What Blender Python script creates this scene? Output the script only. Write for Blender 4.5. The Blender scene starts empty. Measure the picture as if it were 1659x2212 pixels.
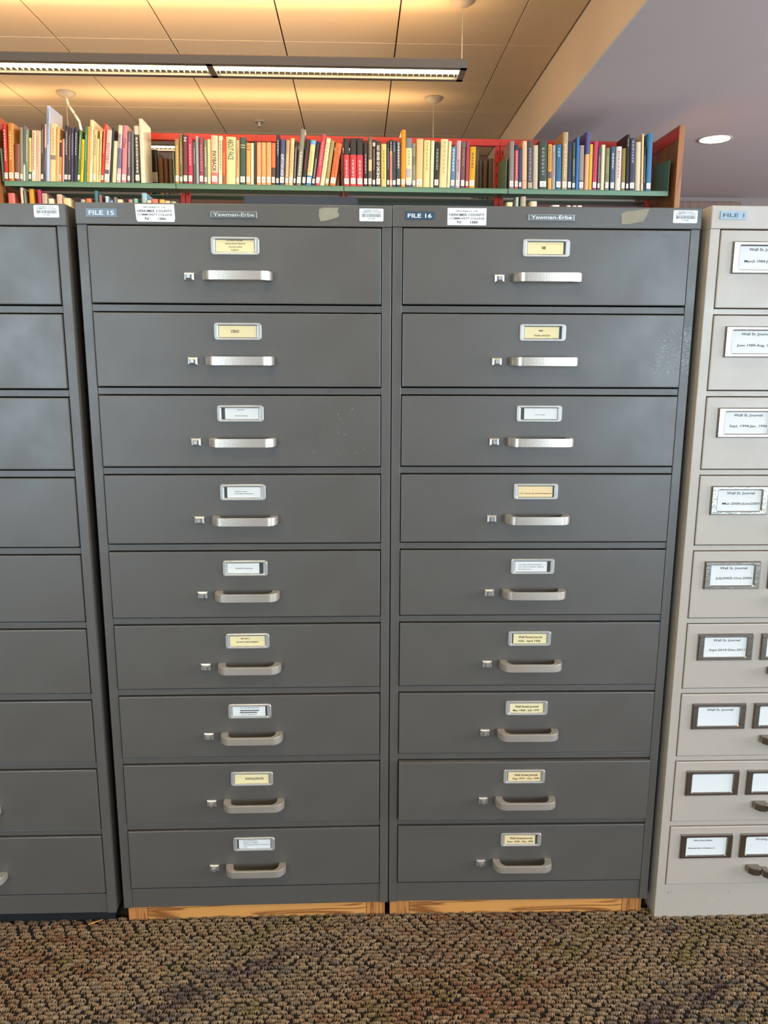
import bpy, bmesh, math, random
import numpy as np
from mathutils import Matrix, Vector
random.seed(7); rng = np.random.default_rng(7)
S = bpy.context.scene
COL = S.collection

# ---------------------------------------------------------------- camera
cam = bpy.data.cameras.new('camera'); co = bpy.data.objects.new('camera', cam); COL.objects.link(co)
yaw, pitch, roll = 0.0335522, 0.1993715, 0.0043618
cy, sy, cp, sp = math.cos(yaw), math.sin(yaw), math.cos(pitch), math.sin(pitch)
fwd = Vector((sy*cp, cy*cp, -sp)); rgt = Vector((cy, -sy, 0)); upv = rgt.cross(fwd)
r2 = math.cos(roll)*rgt + math.sin(roll)*upv; u2 = -math.sin(roll)*rgt + math.cos(roll)*upv
m = Matrix.Identity(4)
for i in range(3): m[i][0] = r2[i]; m[i][1] = u2[i]; m[i][2] = -fwd[i]
m.translation = Vector((0.4999, -1.4958, 1.20357)); co.matrix_world = m
cam.sensor_fit = 'VERTICAL'; cam.sensor_height = 36.0; cam.lens = 1699.26/2212*36; cam.clip_start = .02
S.camera = co

# ---------------------------------------------------------------- world, exposure
w = bpy.data.worlds.new('world'); S.world = w; w.use_nodes = True
w.node_tree.nodes['Background'].inputs[0].default_value = (.75, .86, 1, 1)
w.node_tree.nodes['Background'].inputs[1].default_value = 1.2
S.view_settings.view_transform = 'Standard'; S.view_settings.look = 'None'
S.view_settings.exposure = -0.05; S.view_settings.gamma = 1; S.view_settings.use_curve_mapping = False
LAMP_UP = 9.0; LAMP_DIFF = 14.0; WIN = 235.0
WARM = (1.0, .63, .30)

def area(name, loc, sx, sy_, energy, color, rot, parent=None):
    l = bpy.data.lights.new(name, 'AREA'); l.shape = 'RECTANGLE'; l.size = sx; l.size_y = sy_
    l.energy = energy; l.color = color
    o = bpy.data.objects.new(name, l); COL.objects.link(o); o.location = loc; o.rotation_euler = rot
    if parent: o.parent = parent
    return o
# daylight entering through the two windows in the wall behind the camera
area('daylight', (-3.3, -6.42, 1.30), 2.9, 2.3, WIN*1.15, (.62, .83, 1), (math.radians(-90), 0, math.radians(180)))
area('daylight', (4.6, -6.42, 1.30), 3.3, 2.3, WIN*1.45, (.62, .83, 1), (math.radians(-90), 0, math.radians(180)))

area('daylight', (7.12, -.6, 1.55), 1.8, 5.6, 800, (.80, .88, 1), (0, math.radians(90), 0))  # added light at an invented side window, brightens the drywall ceiling
# ---------------------------------------------------------------- materials
MATS = {}
def hx(h): 
    c = [int(h[i:i+2], 16)/255 for i in (0, 2, 4)]
    return tuple(((x+.055)/1.055)**2.4 if x > .04045 else x/12.92 for x in c) + (1,)
def mat(name, col, rough=.5, metal=0, bump=0, bscale=200, var=0, vscale=6, spec=.5, emit=0, coat=0):
    if name in MATS: return MATS[name]
    m = bpy.data.materials.new(name); m.use_nodes = True; nt = m.node_tree; b = nt.nodes['Principled BSDF']
    c = hx(col) if isinstance(col, str) else tuple(col)+(1,)
    b.inputs['Base Color'].default_value = c; b.inputs['Roughness'].default_value = rough
    b.inputs['Metallic'].default_value = metal; b.inputs['Specular IOR Level'].default_value = spec
    b.inputs['Coat Weight'].default_value = coat
    tc = nt.nodes.new('ShaderNodeTexCoord')
    if emit:
        b.inputs['Emission Color'].default_value = c; b.inputs['Emission Strength'].default_value = emit
    n = nt.nodes.new('ShaderNodeTexNoise'); n.inputs['Scale'].default_value = vscale; n.inputs['Detail'].default_value = 5
    nt.links.new(tc.outputs['Object'], n.inputs['Vector'])
    if var:
        r = nt.nodes.new('ShaderNodeMix'); r.data_type = 'RGBA'
        r.inputs['A'].default_value = tuple(x*(1-var) for x in c[:3])+(1,); r.inputs['B'].default_value = tuple(min(1, x*(1+var)) for x in c[:3])+(1,)
        nt.links.new(n.outputs['Fac'], r.inputs['Factor']); nt.links.new(r.outputs['Result'], b.inputs['Base Color'])
    if bump:
        n2 = nt.nodes.new('ShaderNodeTexNoise'); n2.inputs['Scale'].default_value = bscale; n2.inputs['Detail'].default_value = 3
        nt.links.new(tc.outputs['Object'], n2.inputs['Vector'])
        bp = nt.nodes.new('ShaderNodeBump'); bp.inputs['Strength'].default_value = bump; bp.inputs['Distance'].default_value = .002
        nt.links.new(n2.outputs['Fac'], bp.inputs['Height']); nt.links.new(bp.outputs['Normal'], b.inputs['Normal'])
    MATS[name] = m; return m

def paint(name, col, rough, dirt):
    """enamelled sheet steel: soft sheen, faint smears in gloss and small chips"""
    m = mat(name, col, rough, bump=.06, bscale=35, var=.05, vscale=3)
    nt = m.node_tree; b = nt.nodes['Principled BSDF']; tc = nt.nodes['Texture Coordinate']
    n = nt.nodes.new('ShaderNodeTexNoise'); n.inputs['Scale'].default_value = 5; n.inputs['Detail'].default_value = 8; n.inputs['Roughness'].default_value = .65
    nt.links.new(tc.outputs['Object'], n.inputs['Vector'])
    mr = nt.nodes.new('ShaderNodeMapRange'); mr.inputs['From Min'].default_value = .3; mr.inputs['From Max'].default_value = .7
    mr.inputs['To Min'].default_value = rough-.09; mr.inputs['To Max'].default_value = rough+.08
    nt.links.new(n.outputs['Fac'], mr.inputs['Value']); nt.links.new(mr.outputs['Result'], b.inputs['Roughness']); b.inputs['Specular IOR Level'].default_value = .75
    v = nt.nodes.new('ShaderNodeTexNoise'); v.inputs['Scale'].default_value = 75; v.inputs['Detail'].default_value = 2
    v2 = nt.nodes.new('ShaderNodeTexNoise'); v2.inputs['Scale'].default_value = 2.4
    for q in (v, v2): nt.links.new(tc.outputs['Object'], q.inputs['Vector'])
    mul = nt.nodes.new('ShaderNodeMath'); mul.operation = 'MULTIPLY'
    nt.links.new(v.outputs['Fac'], mul.inputs[0]); nt.links.new(v2.outputs['Fac'], mul.inputs[1])
    cr = nt.nodes.new('ShaderNodeMapRange'); cr.inputs['From Min'].default_value = .475; cr.inputs['From Max'].default_value = .50
    cr.inputs['To Max'].default_value = dirt
    nt.links.new(mul.outputs[0], cr.inputs['Value'])
    src = b.inputs['Base Color'].links[0].from_socket
    mx = nt.nodes.new('ShaderNodeMix'); mx.data_type = 'RGBA'; mx.inputs['B'].default_value = (.03, .03, .03, 1)
    nt.links.new(cr.outputs['Result'], mx.inputs['Factor']); nt.links.new(src, mx.inputs['A']); nt.links.new(mx.outputs['Result'], b.inputs['Base Color'])
    return m

def wood(name, c1, c2, scale=1, axis=0, rough=.45):
    m = mat(name, c1, rough); nt = m.node_tree; b = nt.nodes['Principled BSDF']; tc = nt.nodes['Texture Coordinate']
    mp = nt.nodes.new('ShaderNodeMapping'); sc = [18*scale]*3; sc[axis] = 1.2*scale; mp.inputs['Scale'].default_value = sc
    nt.links.new(tc.outputs['Object'], mp.inputs['Vector'])
    n = nt.nodes.new('ShaderNodeTexNoise'); n.inputs['Scale'].default_value = 1.5; n.inputs['Detail'].default_value = 2; n.inputs['Distortion'].default_value = .6
    nt.links.new(mp.outputs['Vector'], n.inputs['Vector'])
    ml = nt.nodes.new('ShaderNodeMath'); ml.operation = 'MULTIPLY'; ml.inputs[1].default_value = 26
    sn = nt.nodes.new('ShaderNodeMath'); sn.operation = 'SINE'
    nt.links.new(n.outputs['Fac'], ml.inputs[0]); nt.links.new(ml.outputs[0], sn.inputs[0])
    mr = nt.nodes.new('ShaderNodeMapRange'); mr.inputs['From Min'].default_value = .2; mr.inputs['From Max'].default_value = 1
    nt.links.new(sn.outputs[0], mr.inputs['Value'])
    mx = nt.nodes.new('ShaderNodeMix'); mx.data_type = 'RGBA'; mx.inputs['A'].default_value = hx(c1); mx.inputs['B'].default_value = hx(c2)
    nt.links.new(mr.outputs['Result'], mx.inputs['Factor']); nt.links.new(mx.outputs['Result'], b.inputs['Base Color'])
    return m

GREY = paint('grey_enamel', '4f4942', .42, .8)
PUTTY = paint('putty_enamel', 'ab9e8f', .42, .5)
DARK = mat('dark_interior', '14130f', .8)
NICKEL = mat('brushed_nickel', 'cabeb0', .33, .72, bump=.1, bscale=400, var=.06, vscale=60)
CHROME = mat('chrome', 'c8c4c0', .28, .8, bump=.08, bscale=120)
ALU = mat('holder_steel', 'b8b4ae', .38, .6, bump=.08, bscale=200)
BADGE = mat('badge_metal', 'a8a8a6', .3, 1)
CARDW = mat('white_card', 'd8d6d0', .6); CARDY = mat('yellow_card', 'e2cf9c', .6); CARDO = mat('buff_card', 'e2c692', .6)
INK = mat('black_ink', '1c1a18', .6); INKG = mat('grey_ink', '55524c', .6); WHITEINK = mat('white_emboss', 'e8ecee', .5)
PINE = wood('pine', 'c98a48', '844e24', 1.6, 0); PINE_END = wood('pine_end_grain', 'b87840', '8a5228', 3, 2)
OAK = wood('oak_end_panel', '9c6436', '84502a', .8, 2, .4)
GREEN = mat('green_shelf_steel', '648467', .45, bump=.05, var=.04)
RED = mat('red_shelf_steel', 'c8321e', .4, bump=.05, var=.06)
BROWNP = mat('brown_panel', '6c4020', .3, var=.2, vscale=4)
PAGES = mat('page_block', 'e2cfa8', .8, bump=.3, bscale=300, var=.08)
TAG = mat('call_tag', 'ecdccc', .55)

# ---------------------------------------------------------------- mesh helpers
def box(bm, x0, x1, y0, y1, z0, z1, bev=0, mi=0):
    vs = [bm.verts.new((x, y, z)) for x in (x0, x1) for y in (y0, y1) for z in (z0, z1)]
    fs = [bm.faces.new([vs[i] for i in q]) for q in ((0, 1, 3, 2), (4, 6, 7, 5), (0, 4, 5, 1), (2, 3, 7, 6), (0, 2, 6, 4), (1, 5, 7, 3))]
    for f in fs: f.material_index = mi
    if bev:
        es = list({e for f in fs for e in f.edges})
        r = bmesh.ops.bevel(bm, geom=es, offset=bev, segments=2, affect='EDGES', profile=.6)
        for f in r['faces']: f.material_index = mi
def prism(bm, pts, axis, a0, a1, bev=0):
    """extrude a polygon pts (2D) along axis ('x','y','z') from a0 to a1"""
    def P(p, a): return {'x': (a, p[0], p[1]), 'y': (p[0], a, p[1]), 'z': (p[0], p[1], a)}[axis]
    A = [bm.verts.new(P(p, a0)) for p in pts]; B = [bm.verts.new(P(p, a1)) for p in pts]
    fs = [bm.faces.new(A), bm.faces.new(B[::-1])]
    n = len(pts)
    for i in range(n): fs.append(bm.faces.new((A[i], B[i], B[(i+1) % n], A[(i+1) % n])))
    bmesh.ops.recalc_face_normals(bm, faces=fs)
    if bev: bmesh.ops.bevel(bm, geom=list(fs[0].edges)+list(fs[1].edges), offset=bev, segments=2, affect='EDGES')
def rrect(w, h, r, n=4):
    pts = []
    for cx, cz, a0 in ((w/2-r, h/2-r, 0), (-w/2+r, h/2-r, 90), (-w/2+r, -h/2+r, 180), (w/2-r, -h/2+r, 270)):
        for i in range(n+1):
            a = math.radians(a0+90*i/n); pts.append((cx+r*math.cos(a), cz+r*math.sin(a)))
    return pts
def loops(bm, ls, close_last=True):
    """ls: list of (pts2d, y) – bridged rings facing -y"""
    R = [[bm.verts.new((p[0], y, p[1])) for p in pts] for pts, y in ls]
    fs = []
    for a, b in zip(R, R[1:]):
        n = len(a)
        for i in range(n): fs.append(bm.faces.new((a[i], a[(i+1) % n], b[(i+1) % n], b[i])))
    if close_last: fs.append(bm.faces.new(R[-1]))
    bmesh.ops.recalc_face_normals(bm, faces=fs)
    return fs
def cyl(bm, p0, p1, r, n=12, r1=None):
    p0, p1 = Vector(p0), Vector(p1); d = p1-p0; q = d.to_track_quat('Z', 'Y'); r1 = r if r1 is None else r1
    A = [bm.verts.new(p0+q@Vector((r*math.cos(2*math.pi*i/n), r*math.sin(2*math.pi*i/n), 0))) for i in range(n)]
    B = [bm.verts.new(p1+q@Vector((r1*math.cos(2*math.pi*i/n), r1*math.sin(2*math.pi*i/n), 0))) for i in range(n)]
    for i in range(n): bm.faces.new((A[i], A[(i+1) % n], B[(i+1) % n], B[i]))
    bm.faces.new(A[::-1]); bm.faces.new(B)
def lathe(bm, prof, n=24, c=(0, 0)):
    R = [[bm.verts.new((c[0]+r*math.cos(2*math.pi*i/n), c[1]+r*math.sin(2*math.pi*i/n), z)) for i in range(n)] for r, z in prof]
    for a, b in zip(R, R[1:]):
        for i in range(n): bm.faces.new((a[i], a[(i+1) % n], b[(i+1) % n], b[i]))
    bm.faces.new(R[0]); bm.faces.new(R[-1]); bmesh.ops.recalc_face_normals(bm, faces=bm.faces)
def mesh(name, bm, mats, smooth=False):
    me = bpy.data.meshes.new(name); bm.to_mesh(me); bm.free()
    for q in (mats if isinstance(mats, (list, tuple)) else [mats]): me.materials.append(q)
    if smooth:
        me.shade_smooth()
        if smooth == 'angle': me.set_sharp_from_angle(angle=math.radians(38))
    return me
def obj(name, me, parent=None, loc=(0, 0, 0)):
    o = bpy.data.objects.new(name, me); COL.objects.link(o); o.location = loc
    if parent: o.parent = parent
    return o
def part(name, bm, mats, parent=None, loc=(0, 0, 0), label=None, stuff=False, smooth=False):
    o = obj(name, mesh(name, bm, mats, smooth), parent, loc)
    if label: o['label'] = label
    if stuff: o['kind'] = 'stuff'
    return o
def thing(name, label, cat, loc=(0, 0, 0), rz=0, group=None):
    o = bpy.data.objects.new(name, None); COL.objects.link(o); o.location = loc; o.rotation_euler = (0, 0, rz)
    o.empty_display_size = .05; o['label'] = label; o['category'] = cat
    if group: o['group'] = group
    return o
def struct(name, bm, mats, loc=(0, 0, 0)):
    o = part(name, bm, mats, None, loc); o['kind'] = 'structure'; return o
def B(): return bmesh.new()

# text as flat mesh print: returns verts (x, z) and faces, normalised to given height of capitals
TXT = {}
def glyphs(s):
    if s in TXT: return TXT[s]
    cu = bpy.data.curves.new('t', 'FONT'); cu.body = s; cu.size = 1; cu.resolution_u = 2; cu.align_x = 'LEFT'; cu.offset = .016
    o = bpy.data.objects.new('t', cu); COL.objects.link(o)
    dg = bpy.context.evaluated_depsgraph_get(); me = bpy.data.meshes.new_from_object(o.evaluated_get(dg))
    v = np.array([p.co[:2] for p in me.vertices]) if len(me.vertices) else np.zeros((0, 2)); f = [list(p.vertices) for p in me.polygons]
    bpy.data.objects.remove(o); bpy.data.curves.remove(cu); bpy.data.meshes.remove(me)
    if len(v): v[:, 0] -= v[:, 0].min()
    TXT[s] = (v, f); return TXT[s]
def lettering(lines, matl, parent, name='lettering', y=-.0003, vertical=False):
    """lines: (text, centre x, baseline z, cap height, width or None)"""
    V, F = [], []
    for s, cx, z, h, wd in lines:
        v, f = glyphs(s)
        if not len(v): continue
        k = h/.72; sx = k if wd is None else wd/(v[:, 0].max() or 1)
        vv = v*np.array([sx, k]); wdt = vv[:, 0].max()
        if vertical: pts = [(cx-h/2+b, y, z+wdt/2-a) for a, b in vv]
        else: pts = [(cx-wdt/2+a, y, z+b) for a, b in vv]
        o = len(V); V += pts; F += [[i+o for i in q] for q in f]
    me = bpy.data.meshes.new(name); me.from_pydata(V, [], F); me.materials.append(matl); me.update()
    return obj(name, me, parent)
def quads(rects, matl, parent, name, y=-.0003, label=None, stuff=False):
    bm = B()
    for x0, z0, x1, z1 in rects: bm.faces.new([bm.verts.new(p) for p in ((x0, y, z0), (x1, y, z0), (x1, y, z1), (x0, y, z1))])
    return part(name, bm, matl, parent, label=label, stuff=stuff)

BOOKS = {
 'B1': [
  (-0.0028,0.0219,0.2848,0.0434,'c22a20',1,'bright red book','~,f0d8c8,.35,.9',''),
  (0.0215,0.0292,0.2899,0.0594,'c07a2c',1,'thick ochre book','~,e8c890,.35,.85',''),
  (0.0514,0.0262,0.1874,0.0805,'7c4128',1,'short brown book','',''),
  (0.0788,0.0171,0.2704,0.0772,'8c8862',1,'olive grey book','',''),
  (0.0966,0.0093,0.2798,0.0801,'6a566a',0,'slim mauve book','','0,.3,c9c4c8'),
  (0.1068,0.0171,0.2618,0.0792,'78906e',0,'sage green book','~,e0dcc0,.4,.9',''),
  (0.1249,0.0151,0.2185,0.0775,'e2b868',1,'short mustard yellow book','~,7a5a38,.3,.9','0,.22,53604a'),
  (0.1410,0.0210,0.2556,0.0866,'f0c8a0',1,'cream book with heavy black lettering','~,2a2420,.25,.95',''),
  (0.1629,0.0147,0.2559,0.0855,'e8b4a8',0,'pale pink book','~,a06878,.3,.9',''),
  (0.1786,0.0095,0.2539,0.0847,'e8cc96',0,'slim cream paperback','',''),
  (0.1893,0.0147,0.2885,0.0837,'462a20',1,'tall dark brown book','~,c8a880,.5,.9',''),
  (0.2050,0.0088,0.2887,0.0911,'5a5060',0,'slim charcoal and pink book','~,d0c0c0,.2,.6','.6,1,d8a898'),
  (0.2155,0.0183,0.3800,0.0873,'a9b4c4',0,'tallest pale blue book','~,404860,.5,.95',''),
  (0.2353,0.0328,0.2918,0.0844,'ecc692',0,'wide cream book','~,a08860,.5,.92','.38,.46,8a7a60'),
  (0.2700,0.0142,0.2740,0.0884,'d9a868',0,'tan paperback','',''),
  (0.2852,0.0113,0.2098,0.0866,'e0b45c',1,'short yellow book with dark top','~,7a5a38,.15,.55','.6,.95,3a302a'),
  (0.2975,0.0059,0.2123,0.0849,'c02a20',0,'very slim red book','',''),
  (0.3043,0.0064,0.2170,0.0831,'f0c0a8',0,'very slim blush booklet','',''),
  (0.3117,0.0196,0.2816,0.0860,'26242c',1,'black hardback','~,c8c0c0,.5,.9',''),
  (0.3323,0.0123,0.2774,0.0851,'4c302c',1,'dark chocolate book','~,c0a090,.4,.85',''),
  (0.3460,0.0132,0.2707,0.0847,'34364e',0,'slim navy book','~,b0b0c0,.5,.9',''),
  (0.3607,0.0187,0.2757,0.0924,'222230',0,'blue black book','~,c8c8d0,.5,.9',''),
  (0.3806,0.0150,0.2623,0.1108,'58743a',1,'leaf green book','~,d8d8a0,.45,.9',''),
  (0.3971,0.0157,0.2165,0.1068,'e0bc10',0,'bright yellow book','~,8a7010,.3,.9',''),
  (0.4152,0.0133,0.2812,0.0983,'2e7a4a',0,'slim emerald book','~,a8d8b0,.4,.85',''),
  (0.4305,0.0108,0.2815,0.0935,'e0a040',0,'slim amber book','',''),
  (0.4432,0.0177,0.3138,0.0887,'f0d09a',0,'tall cream book with patterned boards','~,a08860,.3,.9',''),
  (0.4624,0.0202,0.2660,0.0880,'dcbc82',1,'beige book','~,807050,.5,.9',''),
  (0.4836,0.0094,0.2202,0.0863,'f0d8a0',0,'short slim ivory book','',''),
  (0.4939,0.0113,0.2597,0.0963,'d8c070',0,'straw yellow book with red lettering','~,a03828,.15,.85',''),
  (0.5062,0.0148,0.2968,0.1161,'c03024',1,'tall red book','~,e8b0a0,.5,.9',''),
  (0.5230,0.0276,0.2651,0.1214,'eab8a4',1,'pink book titled POTTERY','POTTERY,8a6a70,.35,.75','.1,.24,55555a'),
  (0.5530,0.0113,0.2768,0.1145,'18242e',0,'midnight blue book','',''),
  (0.5659,0.0207,0.2102,0.1103,'eed2a0',0,'short wide cream book','',''),
  (0.5900,0.0207,0.2891,0.0969,'c0aca8',1,'dusty lilac book','~,50484c,.5,.85','.25,.6,6c6480;.85,1,e8d0b0'),
  (0.6147,0.0272,0.2895,0.0854,'c87c80',1,'rose pink book titled Clay','Clay,8a3040,.6,.78',''),
  (0.6468,0.0158,0.2577,0.0687,'6a5a62',1,'slim plum book','~,d8c8c8,.3,.8',''),
  (0.6681,0.0148,0.2648,0.0500,'686460',0,'slim grey book','',''),
  (0.6888,0.0272,0.2882,0.0299,'4a443c',1,'dark grey book with white title','~,f4ecd8,.2,.8','.85,1,d8c8b0'),
  (0.7210,0.0208,0.3231,0.0149,'ecdcb4',0,'tall white book leaning left','~,c0b088,.4,.9',''),
 ],
 'B2': [
  (0.9035,0.0224,0.2252,0.0317,'a87c4c',1,'tan brown book','~,e0c078,.2,.85',''),
  (0.9279,0.0169,0.2511,0.0322,'706a34',1,'olive book','~,c8b868,.4,.85',''),
  (0.9468,0.0249,0.2492,0.0361,'6c2c34',1,'maroon book marked N','N,f0d8d8,.86,.94',''),
  (0.9736,0.0244,0.2357,0.0302,'b83048',1,'crimson book','~,f0b8b8,.4,.85',''),
  (1.0000,0.0154,0.2152,0.0262,'55504a',0,'short charcoal book','~,c8c0b0,.5,.85',''),
  (1.0170,0.0145,0.2433,0.0223,'9c9c9c',0,'slim silver grey book','',''),
  (1.0334,0.0229,0.2345,0.0312,'8c3c48',1,'burgundy book','~,c89090,.3,.85',''),
  (1.0589,0.0165,0.2232,0.0295,'7c7c64',1,'grey green book','~,e8e0c0,.4,.85',''),
  (1.0773,0.0175,0.2282,0.0288,'e6c88c',1,'pale straw book','',''),
  (1.0973,0.0365,0.2473,0.0287,'eebc98',1,'peach book titled PAYBACK','PAYBACK,2c2018,.26,.68','0,.24,dc6a68'),
  (1.1358,0.0215,0.2456,0.0368,'ecd8a8',1,'narrow cream book with black title','~,3a3028,.3,.9',''),
  (1.1585,0.0163,0.2273,0.0357,'d84c24',0,'slim orange red book','~,f0b070,.25,.7','.02,.2,7c6040'),
  (1.1773,0.0516,0.2419,0.0348,'e6d092',0,'thick cream book titled ABOUT FACE','ABOUT FACE,34402a,.52,.95',''),
  (1.2308,0.0180,0.2263,0.0323,'d0a066',1,'plain tan book','~,8c6840,.4,.8',''),
  (1.2509,0.0321,0.2407,0.0314,'3a5040',1,'dark green book with gold bands','','.78,.795,d8c890;.83,.845,d8c890'),
  (1.2855,0.0236,0.2133,0.0297,'d29c56',1,'light brown book with leather bands','','.82,.86,a86c34;.9,.94,b87840'),
  (1.3106,0.0171,0.2136,0.0285,'eed4b4',0,'slim ivory book','',''),
  (1.3296,0.0110,0.2256,0.0277,'2a3028',0,'slim black green book','',''),
  (1.3427,0.0231,0.2166,0.0270,'e89a68',1,'salmon book beside the slim dark one','~,e8c070,.68,.92',''),
  (1.3678,0.0256,0.2170,0.0258,'e89c62',1,'salmon book, middle of its matching three','~,e8c070,.68,.92',''),
  (1.3955,0.0257,0.2175,0.0246,'e69c64',1,'salmon book, right of its matching three','~,e8c070,.68,.92',''),
  (1.4231,0.0211,0.2156,0.0233,'5a4030',1,'brown book with orange top','','.42,1,e8703c'),
  (1.4463,0.0176,0.2557,0.0369,'1c2438',1,'tall dark navy book','~,c8c8c0,.6,.9',''),
  (1.4659,0.0277,0.2352,0.0478,'444a70',1,'blue book titled ADAPTATION UNDER FIRE','ADAPTATION UNDER FIRE,e8e4dc,.1,.68',''),
  (1.4957,0.0197,0.2310,0.0523,'b89464',1,'mottled tan book','~,f0dcb8,.2,.7',''),
  (1.5173,0.0217,0.2408,0.0604,'e4bc88',1,'honey cream book','~,b88858,.25,.8',''),
  (1.5410,0.0131,0.2271,0.0673,'2c2422',1,'slim black book with white title','~,d8c8b8,.2,.85',''),
  (1.5567,0.0268,0.2884,0.0991,'857e6c',1,'tall grey leaning book','~,e8e4d4,.18,.6',''),
  (1.5865,0.0212,0.2376,0.1205,'201a18',1,'black leaning book with red title','~,8a2c34,.35,.75',''),
  (1.6102,0.0278,0.2334,0.1319,'e0c688',1,'cream leaning book with blue ends','~,a89460,.3,.75','0,.22,3c74a4;.9,1,6ca0c8'),
  (1.6401,0.0177,0.2292,0.1435,'22282a',1,'slim black leaning book','~,b8b8b0,.2,.6',''),
  (1.6603,0.0243,0.2648,0.1485,'bc3c48',1,'red leaning book','~,e89898,.4,.85',''),
  (1.6866,0.0243,0.2466,0.1574,'ecd4a0',0,'cream leaning book','~,8c9870,.2,.9',''),
  (1.7129,0.0198,0.2353,0.1581,'9c8444',1,'olive tan leaning book','~,c0a860,.3,.8',''),
  (1.7383,0.0335,0.2218,0.1715,'dc6c34',1,'orange leaning book','~,9c4420,.3,.9',''),
 ],
 'B3': [
  (1.8179,0.0310,0.2459,0.0005,'c83840',1,'red and black book, left of its matching three','~,f0b8b0,.15,.55','.66,1,201c1a'),
  (1.8530,0.0331,0.2465,-0.0011,'c83840',1,'red and black book, middle of its matching three','~,f0b8b0,.15,.55','.66,1,201c1a'),
  (1.8891,0.0351,0.2472,-0.0026,'c83840',1,'red and black book, right of its matching three','~,f0b8b0,.15,.55','.66,1,201c1a'),
  (1.9273,0.0214,0.2360,0.0008,'241c1e',1,'black book with pink lettering','~,d8a8a0,.3,.7',''),
  (1.9512,0.0209,0.2529,0.0097,'6a5c4c',1,'tall taupe book with cream patch','~,a89880,.6,.9','.32,.55,d8b888'),
  (1.9747,0.0173,0.2415,0.0017,'3a2a26',1,'narrow dark brown book','~,b89888,.35,.8','.86,.94,d8b8a0'),
  (1.9940,0.0265,0.2349,-0.0021,'3c3630',1,'black book titled NO SENSE OF DECENCY','NO SENSE OF DECENCY,f4ecd0,.12,.9',''),
  (2.0231,0.0296,0.2213,-0.0033,'e4c070',0,'pale yellow book titled The Fulbright Years','~,78602c,.2,.85',''),
  (2.0548,0.0148,0.2358,-0.0047,'262e3e',1,'slim midnight navy book','~,8898b0,.4,.85',''),
  (2.0711,0.0133,0.2431,-0.0054,'e07858',1,'slim coral book with orange patch','~,f0d0b0,.7,.95','.68,.76,e89420;.76,1,3c2c28'),
  (2.0859,0.0199,0.2388,-0.0060,'38404c',1,'slate blue book','~,98a0a8,.75,.95',''),
  (2.1079,0.0225,0.2345,-0.0069,'4a4a4c',1,'charcoal book with large white title','~,f0e8dc,.42,.97','0,.4,2c3c44'),
  (2.1325,0.0241,0.2936,0.0005,'e08c14',1,'tall orange book','',''),
  (2.1591,0.0338,0.2519,-0.0073,'ecd49c',1,'cream book with photograph on top','~,807858,.45,.75','.8,1,7a7478;.2,.38,b0a8a8;0,.08,40405c'),
  (2.1949,0.0190,0.2265,-0.0105,'8c8868',1,'sage grey book','','.5,.7,6c7058'),
  (2.2159,0.0374,0.2506,0.0037,'eab87c',1,'wide peach tan book','',''),
  (2.2554,0.0359,0.2443,0.0077,'e4cc88',0,'pale yellow book with green title','~,8c9c58,.35,.95',''),
  (2.2939,0.0180,0.2425,0.0115,'e8d8a8',0,'slim buttercream book','',''),
  (2.3145,0.0272,0.2358,0.0168,'1a2418',1,'black book with faint green title','~,a8b8a0,.4,.85',''),
  (2.3443,0.0412,0.2507,0.0238,'e8cc94',0,'thick parchment cream book','~,c0985c,.3,.95',''),
  (2.3875,0.0160,0.2418,0.0236,'e8d09c',0,'slim sand book','',''),
  (2.4055,0.0263,0.2138,0.0168,'547c98',1,'steel blue book','~,e0e8e8,.4,.95',''),
  (2.4343,0.0253,0.2450,0.0108,'c0a0a0',1,'lilac book','~,5c4044,.35,.6',''),
  (2.4622,0.0248,0.2384,0.0106,'6c4c48',1,'brown book with coral title','~,d07860,.5,.85','.9,1,6c6454'),
  (2.4895,0.0170,0.2459,0.0084,'a43848',1,'wine red book','',''),
  (2.5091,0.0330,0.2156,0.0124,'d29a10',1,'golden yellow book','~,5c4410,.5,.85',''),
 ],
 'B4': [
  (2.7352,0.0270,0.2477,-0.0221,'8c7c74',1,'mauve grey book','',''),
  (2.7648,0.0218,0.2292,-0.0221,'b04848',1,'red book with black top','~,e8a8a0,.2,.85','.88,1,2c2c34'),
  (2.7887,0.0166,0.2058,-0.0275,'2c3c64',1,'short navy book','',''),
  (2.8079,0.0270,0.2490,-0.0301,'eab088',0,'peach book','','.17,.19,d08050'),
  (2.8376,0.0291,0.2495,-0.0313,'4c483c',0,'charcoal book with lavender title','~,a8a0c0,.18,.85','.02,.14,b0a48c'),
  (2.8693,0.0286,0.2287,-0.0316,'c8b498',0,'stone coloured book','',''),
  (2.9016,0.0459,0.2531,-0.0339,'39443a',1,'wide dark green book','~,9ca090,.3,.85',''),
  (2.9526,0.0209,0.2348,-0.0350,'e0a040',0,'black and orange book','~,2c2424,.45,.95','.25,.4,5c4c5c'),
  (2.9756,0.0193,0.2304,-0.0357,'a8988c',0,'dull lavender book','~,9c4c54,.3,.85',''),
  (2.9970,0.0313,0.2333,-0.0310,'2c6484',1,'teal blue book','~,a8c8d0,.72,.92',''),
  (3.0304,0.0303,0.2980,-0.0231,'b09468',1,'tall tan book with slanted title','~,e4d8b4,.2,.8',''),
  (3.0633,0.0235,0.2534,-0.0310,'2c3048',1,'indigo book','','.6,.78,3c2c24'),
  (3.0895,0.0173,0.2466,-0.0354,'3c4c48',1,'dark teal book','~,b8b898,.3,.65',''),
  (3.1088,0.0162,0.2732,-0.0236,'2c68a0',0,'slim cobalt blue book','',''),
  (3.1277,0.0288,0.2331,-0.0302,'96887c',1,'taupe grey book','','.1,.22,505850'),
  (3.1586,0.0220,0.3002,-0.0195,'e8a478',0,'tall violet book with apricot lower half','','.62,1,48447c'),
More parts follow.
